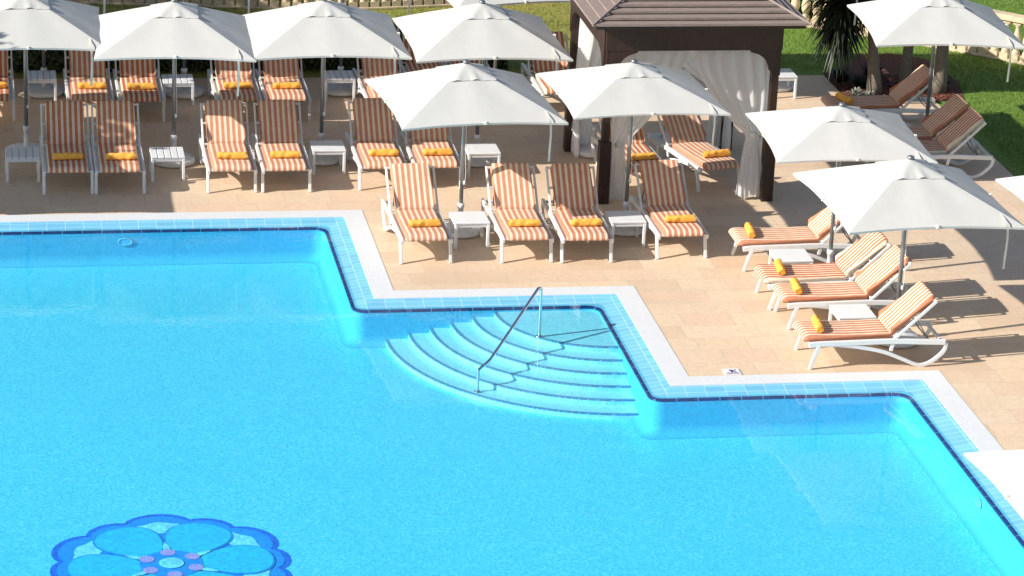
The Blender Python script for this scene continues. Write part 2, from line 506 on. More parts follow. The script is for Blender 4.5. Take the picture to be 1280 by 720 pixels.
# navy line of tiles along the water's edge, laid tile by tile
def resample(pts, step):
    out = []; acc = 0; P = [Vector(p) for p in pts] + [Vector(pts[0])]
    out.append(P[0]); need = step
    for a, b in zip(P, P[1:]):
        L = (b - a).length; pos = 0
        while L - pos >= need:
            pos += need; out.append(a + (b - a) * (pos / L)); need = step
        need -= (L - pos)
    return out
mb = MB()
fine = resample([p for p, _ in RP], .03)
for i in range(len(fine) - 1):
    a, b = fine[i], fine[i + 1]
    d = (b - a).normalized(); nrm = Vector((d.y, -d.x))
    if (b - a).length > .05: continue
    g0 = a + d * (.012 if i % 9 == 0 else 0); g1 = b     # a pale joint between two tiles
    vs = []
    for s_ in (-.002, .042):
        for q in (g0, g1):
            w = q - nrm * s_; vs.append((w.x, w.y, -.0535 + .004 * (1 if s_ > 0 else 0)))
    # inner side hangs down the wall a little
    vs += [(g0.x + nrm.x * .002, g0.y + nrm.y * .002, -.078), (g1.x + nrm.x * .002, g1.y + nrm.y * .002, -.078)]
    mb.add(vs, [(0, 1, 3, 2), (0, 4, 5, 1)])
struct(mb.build('pool_waterline_tiles', M['navy']))

mb = MB(); 
mb.add([(XL + .29, YB + .29, ZW), (X3 - .29, YB + .29, ZW), (X3 - .29, Y2 - .29, ZW), (X2 - .29, Y2 - .29, ZW),
        (X2 - .29, Y1 - .29, ZW), (X1 - .29, Y1 - .29, ZW), (X1 - .29, Y0 - .29, ZW), (XL + .29, Y0 - .29, ZW)], [tuple(range(8))])
struct(mb.build('water', M['water'], up=True))

# quarter-round steps in the corner
CX, CY = 8.024, 37.009
RAD = [1.37, 1.66, 1.94, 2.21, 2.49, 2.79]
ZST = [-.100 - .068 * k for k in range(6)]
mb = MB(); nb = MB()
NA = 40
for k in range(6):
    r1 = RAD[k]; r0 = 0 if k == 0 else RAD[k - 1]
    z = ZST[k]; zb = ZST[k + 1] if k < 5 else DEPTH
    for i in range(NA):
        a0 = PI + PI / 2 * i / NA; a1 = PI + PI / 2 * (i + 1) / NA
        c0, s0, c1, s1 = math.cos(a0), math.sin(a0), math.cos(a1), math.sin(a1)
        P = lambda r, c, s, zz: (CX + r * c, CY + r * s, zz)
        if k == 0: mb.add([P(0, c0, s0, z), P(r1, c0, s0, z), P(r1, c1, s1, z)], [(0, 1, 2)])
        else: mb.add([P(r0, c0, s0, z), P(r1, c0, s0, z), P(r1, c1, s1, z), P(r0, c1, s1, z)], [(0, 1, 2, 3)])
        mb.add([P(r1, c0, s0, z), P(r1, c0, s0, zb), P(r1, c1, s1, zb), P(r1, c1, s1, z)], [(0, 1, 2, 3)])
        nb.add([P(r1 - .038, c0, s0, z + .004), P(r1 + .003, c0, s0, z + .004), P(r1 + .003, c1, s1, z + .004), P(r1 - .038, c1, s1, z + .004),
                P(r1 + .003, c0, s0, z - .012), P(r1 + .003, c1, s1, z - .012)], [(0, 1, 2, 3), (1, 4, 5, 2)])
st = struct(mb.build('pool_steps', M['step']))
nb.build('step_nosing', M['nosing'], st)

# flower laid into the pool floor
fl = thing('flower_mosaic', 'large blue flower mosaic with pink centre dots laid in the pool floor', 'mosaic', (2.045, 30.47, DEPTH))
def blob(fn, z, mat, name, cnt=120, ang=None):
    b = MB(); pts = []
    for i in range(cnt):
        x, y = fn(2 * PI * i / cnt); pts.append((x, y))
    b.poly(pts, z); return b.build(name, mat, fl)
def outline(scale):
    def f(t):
        d = math.degrees(t)
        a = ((d - 94 + 17.5) % 60)
        if a < 35: w = abs(math.sin(PI * a / 35)); R = 1.17 + .155 * w ** .6
        else: w = abs(math.sin(PI * (a - 35) / 25)); R = 1.17 + .10 * w ** .6
        return (R * 1.03 * scale * math.cos(t), R * 1.03 * scale * math.sin(t))
    return f
blob(outline(1), .004, M['petal_edge'], 'flower_edge', 360)
blob(outline(.945), .008, M['petal_rim'], 'flower_rim', 360)
for k in range(6):
    a = math.radians(94 + 60 * k); ca, sa = math.cos(a), math.sin(a)
    def lobe(t, ca=ca, sa=sa):                          # pale scalloped patch
        rr = 1 + .10 * math.cos(5 * t)
        u = .96 + .15 * rr * math.cos(t); v = .285 * rr * math.sin(t)
        return (u * ca - v * sa, u * sa + v * ca)
    blob(lobe, .012, M['pale'], 'pale_lobe')
    a = math.radians(64 + 60 * k); cb, sb = math.cos(a), math.sin(a)
    def petal(t, ca=cb, sa=sb):
        u = .70 + .41 * math.cos(t); w = .345 * (1 + .28 * math.cos(t)); v = w * math.sin(t)
        return (u * ca - v * sa, u * sa + v * ca)
    def petal_line(t, ca=cb, sa=sb):
        u = .70 + .43 * math.cos(t); w = .368 * (1 + .28 * math.cos(t)); v = w * math.sin(t)
        return (u * ca - v * sa, u * sa + v * ca)
    blob(petal_line, .016, M['petal_rim'], 'petal_line')
    blob(petal, .020, M['petal'], 'petal')
blob(lambda t: (.34 * math.cos(t), .34 * math.sin(t)), .024, M['petal_rim'], 'flower_heart')
for k in range(6):
    a = math.radians(94 + 60 * k)
    def tip(t, a=a):
        u = .44 + .11 * math.cos(t); v = .035 * math.sin(t) * (1 - .6 * math.cos(t))
        return (u * math.cos(a) - v * math.sin(a), u * math.sin(a) + v * math.cos(a))
    blob(tip, .026, M['pale'], 'stamen', 24)
    blob(lambda t, a=a: (.285 * math.cos(a) + .082 * math.cos(t), .285 * math.sin(a) + .082 * math.sin(t)), .028, M['pink'], 'pink_dot', 28)
blob(lambda t: (.135 * math.cos(t), .135 * math.sin(t)), .032, M['pale'], 'flower_centre', 40)

# lamps set in the pool wall
def pool_light(x, y, z, axis, label):
    t = thing('pool_light', label, 'pool light', (x, y, z), 0 if axis == 'y' else -PI / 2, 'round lamps in the pool wall')
    b = MB()
    b.tube([(.095 * math.cos(a), -.012, .05 * math.sin(a)) for a in [2 * PI * i / 24 for i in range(25)]], .007, 6, False)
    b.build('lamp_ring', M['pale'], t, True)
    b = MB(); b.add([(0, -.012, 0)] + [(.09 * math.cos(2 * PI * i / 24), -.008, .045 * math.sin(2 * PI * i / 24)) for i in range(24)],
                    [(0, 1 + i, 1 + (i + 1) % 24) for i in range(24)])
    b.build('lamp_lens', M['lens'], t, True)
pool_light(2.06, Y0 - D1 - .002, -.20, 'y', 'oval pale lamp ring in the far pool wall at the left')
pool_light(X3 - D1 - .002, 30.74, -.20, 'x', 'oval pale lamp ring in the right pool wall near the frame edge')

# handrail over the steps
hr = thing('handrail', 'bent steel handrail standing on the curved pool steps', 'handrail', (7.08, 36.07, ZST[0]))
dx, dy = 6.14 - 7.08, 35.09 - 36.07
b = MB()
pth = smooth_curve([(0, 0, 0), (0, 0, .35), (0, 0, .60), (dx * .01, dy * .01, .655), (dx * .05, dy * .05, .67), (dx * .10, dy * .10, .635),
                    (dx * .4, dy * .4, .37), (dx * .76, dy * .76, .06), (dx * .86, dy * .86, -.005), (dx * .985, dy * .985, -.045), (dx, dy, -.09), (dx, dy, -.14), (dx, dy, -.336)], 5)
b.tube(pth, .021, 10); b.build('rail', M['chrome'], hr, True)
for q, zz in (((0, 0), 0), ((dx, dy), ZST[5] - ZST[0])):
    b = MB(); b.lathe([(.05, zz), (.05, zz + .012), (.024, zz + .02)], 16, q); b.build('flange', M['chrome'], hr, True)

# small depth sign tile by the coping
sg = thing('sign_tile', 'small white tile with a dark diver figure at the pool edge', 'sign', (9.2, 34.43, 0))
b = MB(); b.box(-.105, .105, -.095, .095, .001, .014); b.build('tile', M['signtile'], sg, bevel=.003)
b = MB()
b.poly([(-.035, .03), (-.015, .05), (.01, .045), (.03, .01), (.055, -.03), (.04, -.04), (.015, -.01), (-.005, -.035), (-.02, -.03), (-.01, .01), (-.03, .015)], .0175)
b.poly([(.045 + .014 * math.cos(t), .04 + .014 * math.sin(t)) for t in [2 * PI * i / 12 for i in range(12)]], .0175)
for i in range(2):
    b.poly([(-.08, -.052 - .02 * i), (.08, -.052 - .02 * i), (.08, -.060 - .02 * i), (-.08, -.060 - .02 * i)], .0175)
b.build('pictogram', M['signink'], sg)

# ------------------------------------------------------------------ sun loungers
def make_lounger():
    t = thing('sun_lounger', 'x', 'sun lounger', (0, 0, 0), 0, 'striped sun loungers round the pool')
    W2 = .335
    rail = [(-.03, .318), (.10, .332), (.5, .340), (1.04, .350), (1.4, .335), (1.73, .322)]
    rp = smooth_curve(rail, 4)
    for s in (-1, 1):
        b = MB(); x = s * W2
        b.strip(rp, .066, x - .022, x + .022); b.build('side_rail', M['white'], t, bevel=.007)
        b = MB(); b.strip([(.105, .325), (.055, .18), (0, .0)], [.052, .046, .04], x - .021 + s * .003, x + .021 + s * .003)
        b.build('front_leg', M['white'], t, bevel=.006)
        b = MB()
        arc = smooth_curve([(.16, .325), (.42, .308), (.66, .272), (.95, .205), (1.22, .095), (1.40, .022), (1.53, .045), (1.64, .12), (1.725, .215), (1.74, .312)], 5)
        b.strip(arc, .046, x - .019 - s * .003, x + .019 - s * .003); b.build('curved_leg', M['white'], t, bevel=.006)
        b = MB(); b.strip([(1.06, .35), (1.03, .22)], .045, x - .012, x + .012); b.build('brace', M['white'], t, bevel=.004)
    for y, z in ((.06, .325), (1.06, .332), (1.70, .312)):
        b = MB(); b.box(-W2 + .018, W2 - .018, y - .02, y + .02, z - .018, z + .018)
        b.build('cross_bar', M['white'], t, bevel=.005)
    b = MB()                                            # sling under the cushion
    b.strip([(-.0, .332), (.5, .343), (1.04, .355)], .012, -W2 + .02, W2 - .02); b.build('seat_sling', M['white'], t)
    ang = math.radians(44)
    dy_, dz_ = math.cos(ang), math.sin(ang)
    b = MB()
    y0, z0 = 1.05, .36
    for s in (-1, 1):
        x = s * (W2 - .004)
        b.strip([(y0, z0), (y0 + .73 * dy_, z0 + .73 * dz_)], .034, x - .014, x + .014)
    for d in (.05, .40, .715):
        yy, zz = y0 + d * dy_, z0 + d * dz_
        b.box(-W2 + .01, W2 - .01, yy - .014, yy + .014, zz - .014, zz + .014)
    b.build('back_frame', M['white'], t, bevel=.004)
    b = MB()
    for x in (-.24, .24):
        b.tube([(x, y0 + .40 * dy_, z0 + .40 * dz_ - .01), (x * .9, 1.55, .315)], .009, 6)
    b.tube([(-.24, 1.55, .312), (.24, 1.55, .312)], .009, 6)
    b.build('back_prop', M['steel'], t, True)
    def cushion(name, prof, nx=29, wid=.278, puff=.006):
        b = MB(); m = len(prof); vs = []; fs = []
        cy = sum(p[0] for p in prof) / m; cz = sum(p[1] for p in prof) / m
        for i in range(nx):
            u = -1 + 2 * i / (nx - 1)
            e = max(0, (abs(u) - .955) / .045); sh = 1 - .012 * e * e * 8
            for (y, z) in prof:
                sy = 1 - (.012 if e > 0 else 0) * e; 
                vs.append((u * wid, cy + (y - cy) * (1 - .015 * e), cz + (z - cz) * (1 - .30 * e * e) + puff * (1 - u * u) * (1 if z > cz else -.4)))
        for i in range(nx - 1):
            for k in range(m):
                k2 = (k + 1) % m
                fs.append((i * m + k, i * m + k2, (i + 1) * m + k2, (i + 1) * m + k))
        fs.append(tuple(range(m))); fs.append(tuple((nx - 1) * m + k for k in range(m))[::-1])
        b.add(vs, fs)
        return b.build(name, M['stripe'], t, True)
    top = [(y, .428 - .012 * math.sin(PI * min(1, y / 1.0)) + .002 * math.sin(y * 24)) for y in np.linspace(.0, 1.0, 14)]
    cushion('seat_cushion', [(1.03, .362), (.5, .352), (.0, .342), (-.055, .338), (-.085, .348), (-.092, .370), (-.078, .400), (-.045, .421)] + top + [(1.035, .42), (1.045, .39)])
    prof = []
    base = [(0.03, .018), (.4, .018), (.72, .018), (.745, .028), (.752, .048), (.74, .072), (.715, .082)] + \
           [(d, .084 + .003 * math.sin(d * 25)) for d in np.linspace(.66, .08, 10)] + [(.035, .076), (.012, .045)]
    for d, h in base: prof.append((y0 + d * dy_ - h * dz_, z0 + d * dz_ + h * dy_))
    cushion('back_cushion', prof)
    return t
L0 = make_lounger()
used = [False]
def lounger(x, y, rz, label, proto=None):
    o = L0 if not used[0] else copy_tree(L0)
    used[0] = True
    o.location = (x, y, 0); o.rotation_euler = (0, 0, math.radians(rz)); o['label'] = label
    return o

# rolled towels
def make_towel(seed):
    r = random.Random(seed)
    t = thing('rolled_towel', 'x', 'towel', (0, 0, 0), 0, 'rolled orange towels on the loungers')
    b = MB(); nx, na = 19, 20; vs = []; fs = []
    for i in range(nx):
        u = -1 + 2 * i / (nx - 1)
        e = max(0, (abs(u) - .92) / .08)
        for k in range(na):
            a = 2 * PI * k / na
            rr = .052 * (1 - .18 * e * e) * (1 + .07 * math.sin(3 * a + u * 3 + seed) + .05 * math.sin(13 * u + 2 * a) + .06 * math.sin(u * 9 + a + seed * 2)) + r.uniform(-.001, .001)
            z = rr * math.sin(a)
            if z < -.042: z = -.042 - (z + .042) * .2
            vs.append((u * .21 + (.006 * math.sin(2 * a + seed) if abs(u) > .95 else 0), rr * math.cos(a), z + .043))
    for i in range(nx - 1):
        for k in range(na):
            k2 = (k + 1) % na
            fs.append((i * na + k, i * na + k2, (i + 1) * na + k2, (i + 1) * na + k))
    b.add(vs, fs); b.build('towel_roll', M['towel'], t, True)
    for s in (-1, 1):                                   # the coil seen at both ends
        b = MB(); pts = []
        for i in range(46):
            a = i * .42; rr = .005 + .037 * i / 45
            pts.append((s * (.206 + .003 * math.sin(i)), rr * math.cos(a), .043 + rr * math.sin(a)))
        b.tube(pts, .0055, 5)
        b.add([(s * .203, 0, .043)] + [(s * .201, .046 * math.cos(2 * PI * i / 16), .043 + .042 * math.sin(2 * PI * i / 16)) for i in range(16)],
              [(0, 1 + i, 1 + (i + 1) % 16) for i in range(16)])
        b.build('coiled_end', M['towel'], t, True)
    return t
TP = [make_towel(s) for s in (1, 4, 9)]
tu = [0]
def towel(lx, ly, lrz, dist, off, rot, label):
    """towel lying on the seat of the lounger at (lx, ly, lrz)"""
    k = tu[0]; tu[0] += 1
    o = TP[k] if k < 3 else copy_tree(TP[k % 3])
    a = math.radians(lrz)
    o.location = (lx + off * math.cos(a) - dist * math.sin(a), ly + off * math.sin(a) + dist * math.cos(a), .424 + .006)
    o.rotation_euler = (0, 0, a + math.radians(rot)); o['label'] = label
    return o

LG = []
ROW1 = [(5.99, 38.66, 1, 'first of the four front loungers, left end of the row beside the coping corner'),
        (7.36, 38.62, 0, 'second front lounger from the left, right of the white side table'),
        (8.175, 38.57, -1, 'third front lounger, its striped back half shaded beside the cabana post'),
        (9.515, 38.67, 1, 'fourth front lounger, at the right end of the row by the deck corner')]
ROW2 = [(1.34, 41.87, 0, 'middle row lounger, far left, right of the leftmost side table'),
        (2.07, 41.85, 0, 'middle row lounger fully in shade, second from the left'),
        (3.65, 41.83, 0, 'middle row lounger with sunlit seat, third from the left'),
        (4.43, 41.82, 0, 'middle row lounger left of the grey shaded table, fourth from the left'),
        (5.83, 41.86, 0, 'middle row lounger just behind the corner of the pool, fifth from the left'),
        (6.62, 41.87, -1, 'middle row lounger under the edge of the central parasol, sixth from the left')]
ROW3 = [(.31, 45.46, 0, 'back row lounger cut off by the left picture edge'),
        (1.80, 45.42, 0, 'back row lounger in deep shade, second from the left'),
        (2.57, 45.36, 0, 'back row lounger in deep shade, third from the left'),
        (4.05, 45.32, 0, 'back row lounger, fourth from the left, left one of the middle pair'),
        (4.80, 45.30, 0, 'back row lounger, fifth from the left, right one of the middle pair'),
        (6.36, 45.32, 0, 'back row lounger with sunlit white side rail behind the central parasol'),
        (7.14, 46.1, 0, 'back row lounger, only its headrest shows between two parasols'),
        (7.86, 46.1, 0, 'back row lounger, only its headrest shows above the parasol peak'),
        (9.13, 45.55, 0, 'back row lounger next to the cabana corner post')]
TAB = [(.30, .02, 2), (.28, -.0, -2), (.31, .03, 1), (.30, .03, 0)]
TWL = ['orange towel on the left end lounger of the front row', 'orange towel on the second front row lounger',
       'orange towel on the third front row lounger', 'bright orange towel on the front row lounger at the right end']
for (a, tw, lb) in zip(ROW1, TAB, TWL):
    lounger(*a); towel(a[0], a[1], a[2], *tw, lb)
TWL = ['orange towel on the far left middle row lounger', 'creased orange towel on the second middle row lounger',
       'orange towel on the third middle row lounger', 'orange towel on the fourth middle row lounger',
       'yellow orange towel on the fifth middle row lounger', 'yellow orange towel on the sixth middle row lounger']
for (a, lb) in zip(ROW2, TWL):
    lounger(*a); towel(a[0], a[1], a[2], .30 + random.uniform(-.03, .03), random.uniform(.0, .04), random.uniform(-3, 3), lb)
TWL = ['shaded orange towel cut off by the left picture edge', 'shaded orange towel on the second back row lounger', 'shaded orange towel on the third back row lounger',
       'orange towel on the left lounger of the back row middle pair', 'orange towel on the right lounger of the back row middle pair',
       'orange towel half hidden by the central parasol corner', None, None, 'orange towel on the lounger beside the cabana corner post']
for (a, lb) in zip(ROW3, TWL):
    lounger(*a)
    if lb: towel(a[0], a[1], a[2], .36 + random.uniform(-.03, .03), random.uniform(.0, .04), random.uniform(-3, 3), lb)
CAB = [(9.62, 41.55, 4, 'lounger inside the cabana half hidden by the left curtain'),
       (10.75, 41.65, 14, 'lounger inside the cabana on the right, turned outward')]
lounger(*CAB[0]); towel(*CAB[0][:3], .26, .0, 0, 'orange towel on the left cabana lounger')
lounger(*CAB[1]); towel(*CAB[1][:3], .26, .06, 0, 'orange towel on the right cabana lounger')
RGT = [(10.20, 34.80, -90, 'side-on lounger nearest the camera beside the right pool edge', .16, 'yellow towel on the nearest side-on lounger'),
       (10.29, 36.20, -90, 'side-on lounger, nearer one of the touching pair under the right parasol', .16, 'yellow towel on the nearer lounger of the touching pair'),
       (10.22, 36.93, -90, 'side-on lounger, farther one of the touching pair under the right parasol', .20, 'yellow towel on the farther lounger of the touching pair'),
       (10.25, 38.44, -90, 'side-on lounger behind the low table, right of the cabana', .14, 'yellow towel on the side-on lounger nearest the cabana')]
for x, y, r_, lb, d, tl in RGT:
    lounger(x, y, r_, lb); towel(x, y, r_, d, 0, -6, tl)
RB = [(13.25, 44.75, -90, 'side-on lounger in shade beside the planting bed')]
lounger(*RB[0]); towel(13.25, 44.75, -90, .20, .05, 14, 'orange towel on the lounger beside the planting bed')
lounger(13.28, 43.08, -90, 'side-on lounger by the lawn, farther of two behind the right parasol')
lounger(13.28, 42.35, -90, 'side-on lounger by the lawn, nearer of two with white rear legs showing')

# ------------------------------------------------------------------ side tables
def make_table(grooved):
    t = thing('side_table', 'x', 'side table', (0, 0, 0), 0, 'low white side tables')
    b = MB()
    if grooved:
        for i in range(5):
            x0 = -.245 + .098 * i; b.box(x0 + .004, x0 + .094, -.245, .245, .352, .378)
        b.box(-.24, .24, -.24, .24, .33, .351)
    else:
        b.box(-.245, .245, -.245, .245, .348, .378)
    b.build('table_top', M['tabletop'], t, bevel=.008)
    b = MB()
    for s in (-1, 1):
        b.box(-.2, .2, s * .222 - .012, s * .222 + .012, .305, .347); b.box(s * .222 - .012, s * .222 + .012, -.2, .2, .305, .347)
    b.build('apron', M['tabletop'], t, bevel=.004)
    for sx in (-1, 1):
        for sy in (-1, 1):
            b = MB(); b.box(sx * .222 - .021, sx * .222 + .021, sy * .222 - .021, sy * .222 + .021, 0, .347); b.build('leg', M['tabletop'], t, bevel=.008)
    return t
T0 = {False: make_table(False), True: make_table(True)}
tdone = set()
def table(x, y, rz, label, g=False):
    o = T0[g] if g not in tdone else copy_tree(T0[g]); tdone.add(g)
    o.location = (x, y, 0); o.rotation_euler = (0, 0, math.radians(rz)); o['label'] = label
table(6.70, 39.47, 1, 'white side table between the first and second front loungers')
table(8.87, 39.40, 0, 'white side table between the third and fourth front loungers')
table(.72, 42.68, 0, 'white side table at the left end of the middle row', True)
table(2.78, 42.62, 0, 'white slatted table between the second and third middle loungers', True)
table(5.13, 42.85, 0, 'grey looking shaded side table in front of the middle row parasol')
table(7.38, 42.62, 0, 'side table at the right end of the middle row')
table(1.08, 46.72, 0, 'shaded slatted table at the left of the back row', True)
table(3.19, 46.45, 0, 'shaded slatted table between the back row loungers, second from left', True)
table(5.73, 46.6, 0, 'slatted table right of the middle pair in the back row', True)
table(8.42, 45.8, 0, 'back row side table mostly hidden behind parasols')
table(10.27, 43.05, 4, 'white side table standing inside the cabana')
table(10.78, 37.68, 0, 'low white table behind the touching pair of loungers')
table(11.02, 35.50, 0, 'low white table between the two nearest side-on loungers')
table(12.88, 46.52, 0, 'white side table behind the cabana by the lawn')

# ------------------------------------------------------------------ parasols
EZ, AZ, HW = 1.895, 2.42, 1.14
def canopy_point(u, v, z_off=0.0):
    """u, v in -1..1 over the square canopy"""
    m = max(abs(u), abs(v))
    if m < 1e-6: return (0, 0, AZ)
    eu, ev = u / m, v / m
    t = ev if abs(eu) >= abs(ev) else eu               # along the edge, -1..1, corners at the ends
    at = abs(t)
    bow = .010 * math.sin(PI * at) ** 2 + .03 * (1 - at ** 1.7)     # hem drawn in between the eight ribs
    R = HW * (1 - bow * m)
    x, y = eu * R * m, ev * R * m
    ez = EZ + .034 * (1 - at ** 1.6)                          # corners hang lower than the mid ribs
    sag = .010 * math.sin(PI * at) ** 2 * math.sin(PI * m) * .8
    z = AZ + (ez - AZ) * (m * .92 + .08 * m * m) - sag
    return (x, y, z)
def make_parasol():
    t = thing('parasol', 'x', 'parasol', (0, 0, 0), 0, 'square cream parasols over the loungers')
    N = 40
    b = MB(); vs = []; fs = []
    for j in range(N + 1):
        for i in range(N + 1):
            vs.append(canopy_point(-1 + 2 * i / N, -1 + 2 * j / N))
    for j in range(N):
        for i in range(N):
            a = j * (N + 1) + i
            q = (a, a + 1, a + N + 2, a + N + 1)
            # split along the diagonal that follows the ridges
            if (i < N / 2) == (j < N / 2): fs += [(q[0], q[1], q[2]), (q[0], q[2], q[3])]
            else: fs += [(q[0], q[1], q[3]), (q[1], q[2], q[3])]
    b.add(vs, fs)
    rim = [(i, 0) for i in range(N)] + [(N, j) for j in range(N)] + [(N - i, N) for i in range(N)] + [(0, N - j) for j in range(N)]
    hv = []
    for (i, j) in rim:
        p = canopy_point(-1 + 2 * i / N, -1 + 2 * j / N); hv.append(p); hv.append((p[0] * .997, p[1] * .997, p[2] - .028))
    k = len(rim)
    b.add(hv, [(2 * a, 2 * ((a + 1) % k), 2 * ((a + 1) % k) + 1, 2 * a + 1) for a in range(k)])
    can = b.build('canopy', M['canvas'], t)
    me = can.data
    bm = bmesh.new(); bm.from_mesh(me); bmesh.ops.remove_doubles(bm, verts=bm.verts, dist=.0005)
    for f in bm.faces: f.smooth = True
    for e in bm.edges:
        if len(e.link_faces) == 2 and e.calc_face_angle() > .12: e.smooth = False
    bm.to_mesh(me); bm.free()
    # vent cap
    b = MB(); vs = []; fs = []; K = 16
    for j in range(K + 1):
        for i in range(K + 1):
            u, v = -1 + 2 * i / K, -1 + 2 * j / K
            m = max(abs(u), abs(v))
            p = canopy_point(u * .30, v * .30)
            wr = .010 * math.sin(9 * math.atan2(v, u) + 1.3) * m + .008 * math.sin(17 * math.atan2(v, u)) * m * m
            vs.append((p[0], p[1], p[2] + .022 - .008 * m * m + wr))
    for j in range(K):
        for i in range(K):
            a = j * (K + 1) + i; fs.append((a, a + 1, a + K + 2, a + K + 1))
    b.add(vs, fs); vc = b.build('vent_cap', M['canvas'], can, True)
    b = MB(); b.lathe([(.045, AZ + .02), (.048, AZ + .035), (.042, AZ + .05), (.02, AZ + .06)], 14); b.build('finial', M['steel'], t, True)
    b = MB(); b.tube([(0, 0, .30), (0, 0, AZ + .03)], .028, 14); b.build('pole', M['steel'], t, True)
    b = MB(); b.lathe([(.05, .08), (.042, .10), (.038, .36), (.048, .365), (.05, .41), (.046, .425), (.026, .43)], 18); b.build('collar', M['base'], t, True)
    b = MB(); b.lathe([(.295, .012), (.31, .025), (.31, .065), (.29, .085), (.10, .115), (.06, .12)], 36); b.build('base', M['base'], t, True)
    for a in (.6, 2.2, 4.0, 5.4):
        b = MB(); b.box(.22 * math.cos(a) - .05, .22 * math.cos(a) + .05, .22 * math.sin(a) - .04, .22 * math.sin(a) + .04, 0, .012)
        b.build('base_foot', M['black'], t)
    for k in range(8):
        a = PI / 4 * k
        m = 1.0
        u, v = math.cos(a), math.sin(a); q = max(abs(u), abs(v)); u, v = u / q, v / q
        b = MB()
        pts = []
        for s in (.04, .3, .6, .985):
            p = canopy_point(u * s, v * s); pts.append((p[0], p[1], p[2] - .022))
        b.tube(pts, .009, 6); b.build('rib', M['steel'], t, True)
        b = MB(); p = canopy_point(u * .5, v * .5); b.tube([(.03 * u, .03 * v, 1.86), (p[0], p[1], p[2] - .03)], .007, 6); b.build('strut', M['steel'], t, True)
    b = MB(); b.lathe([(.04, 1.82), (.045, 1.83), (.045, 1.89), (.03, 1.9)], 14); b.build('hub', M['tabletop'], t, True)
    # closing strap hanging from the front right seam, and small rib pockets
    b = MB()
    s0 = canopy_point(.82, -.82)
    pts = [(s0[0] - .06, s0[1] + .02, s0[2] + .012), (s0[0] - .055, s0[1] - .20, s0[2] - .05), (s0[0] - .045, s0[1] - .235, s0[2] - .22), (s0[0] - .05, s0[1] - .225, s0[2] - .48), (s0[0] - .055, s0[1] - .23, s0[2] - .62)]
    pts = smooth_curve(pts, 5); vs = []; fs = []
    for i, p in enumerate(pts):
        vs += [(p[0] - .016, p[1] - .004, p[2]), (p[0] + .016, p[1] + .004, p[2])]
        if i: fs.append((2 * i - 2, 2 * i - 1, 2 * i + 1, 2 * i))
    b.add(vs, fs); b.build('tie_strap', M['webbing'], t, True)
    for u, v in ((0, -1), (0, 1), (1, 0), (-1, 0)):
        b = MB(); p = canopy_point(u, v); b.box(p[0] - .018, p[0] + .018, p[1] - .018, p[1] + .018, p[2] - .02, p[2] + .022)
        b.build('rib_pocket', M['webbing'], t, bevel=.004)
    b = MB()
    b.tube(smooth_curve([(.03, -.02, 1.8), (.034, -.024, 1.2), (.045, -.03, .85), (.03, -.026, .72)], 4), .004, 5)
    b.lathe([(.012, .70), (.02, .72), (.018, .75), (.006, .76)], 8, (.03, -.026))
    b.build('pull_cord', M['tabletop'], t, True)
    return t
P0 = make_parasol()
pu = [False]
def parasol(x, y, rz, label, sx=1.0, sy=1.05, kz=1.0):
    """sx, sy, kz: width, depth and height of this parasol's canopy"""
    o = P0 if not pu[0] else copy_tree(P0); pu[0] = True
    o.location = (x, y, 0); o.rotation_euler = (0, 0, math.radians(rz)); o['label'] = label
    for c in o.children:
        if c.name.split('.')[0] in ('canopy', 'rib', 'strut', 'rib_pocket', 'tie_strap'):
            c.scale = (sx, sy, kz); c.location = (0, 0, AZ * (1 - kz))
    return o
parasol(6.65, 39.93, 5, 'cream parasol over the front row, pole beside the first side table')
parasol(8.98, 39.9, 3, 'cream parasol standing in front of the dark cabana', .96, .97, .82)
parasol(11.57, 35.38, 2, 'cream parasol on the right over the touching pair of loungers')
parasol(11.33, 37.72, -3, 'cream parasol on the right, just behind the nearest right one', .93, .97, .80)
parasol(.80, 43.82, 1, 'cream parasol cut off by the left picture edge')
parasol(2.92, 43.29, -3, 'middle row parasol, second from the left, with shaded left panel')
parasol(5.09, 43.31, 0, 'middle row parasol, third from the left, above the shaded table')
parasol(7.39, 43.14, 1, 'middle row parasol between the lawn gap and the cabana')
parasol(14.50, 43.72, -5, 'cream parasol at the upper right over the lawn loungers')
parasol(14.15, 35.0, 1, 'cream parasol of which one corner shows at the right edge')
parasol(10.92, 26.15, 1, 'cream parasol of which one corner covers the lower right pool edge')
parasol(1.14, 46.95, 0, 'back row parasol, only base and pole show behind the left table')
parasol(3.32, 46.85, 0, 'back row parasol, only base and pole show behind the second table')
parasol(5.80, 46.9, 0, 'back row parasol, only base and pole show left of the sunlit lounger')
parasol(8.17, 46.26, 12, 'back row parasol whose front corner shows at the top edge')
parasol(12.95, 46.95, 0, 'back parasol whose base shows under the table by the lawn')
# farther along the same rows, beyond the left edge and behind the cabana: they throw the shade seen in the picture
parasol(10.62, 47.0, 0, 'back parasol standing hidden behind the cabana')
parasol(-1.50, 43.65, 0, 'middle row parasol just beyond the left picture edge')
parasol(-1.20, 46.9, 0, 'back row parasol just beyond the left picture edge')
parasol(-1.6, 41.35, 0, 'parasol by the pool beyond the left picture edge')
parasol(-3.75, 43.7, 0, 'middle row parasol farther beyond the left picture edge')
parasol(-3.85, 41.4, 0, 'parasol by the pool farther beyond the left picture edge')

# spare base left of the cabana
sb = thing('disc_stand', 'white round parasol base beside the rear left cabana post', 'disc stand', (9.24, 43.5, 0))
b = MB(); b.lathe([(.295, .012), (.31, .025), (.31, .065), (.29, .085), (.10, .115), (.06, .12)], 36); b.build('disc', M['base'], sb, True)
b = MB(); b.lathe([(.042, .12), (.038, .36), (.048, .365), (.05, .41), (.026, .43)], 18); b.build('collar', M['base'], sb, True)

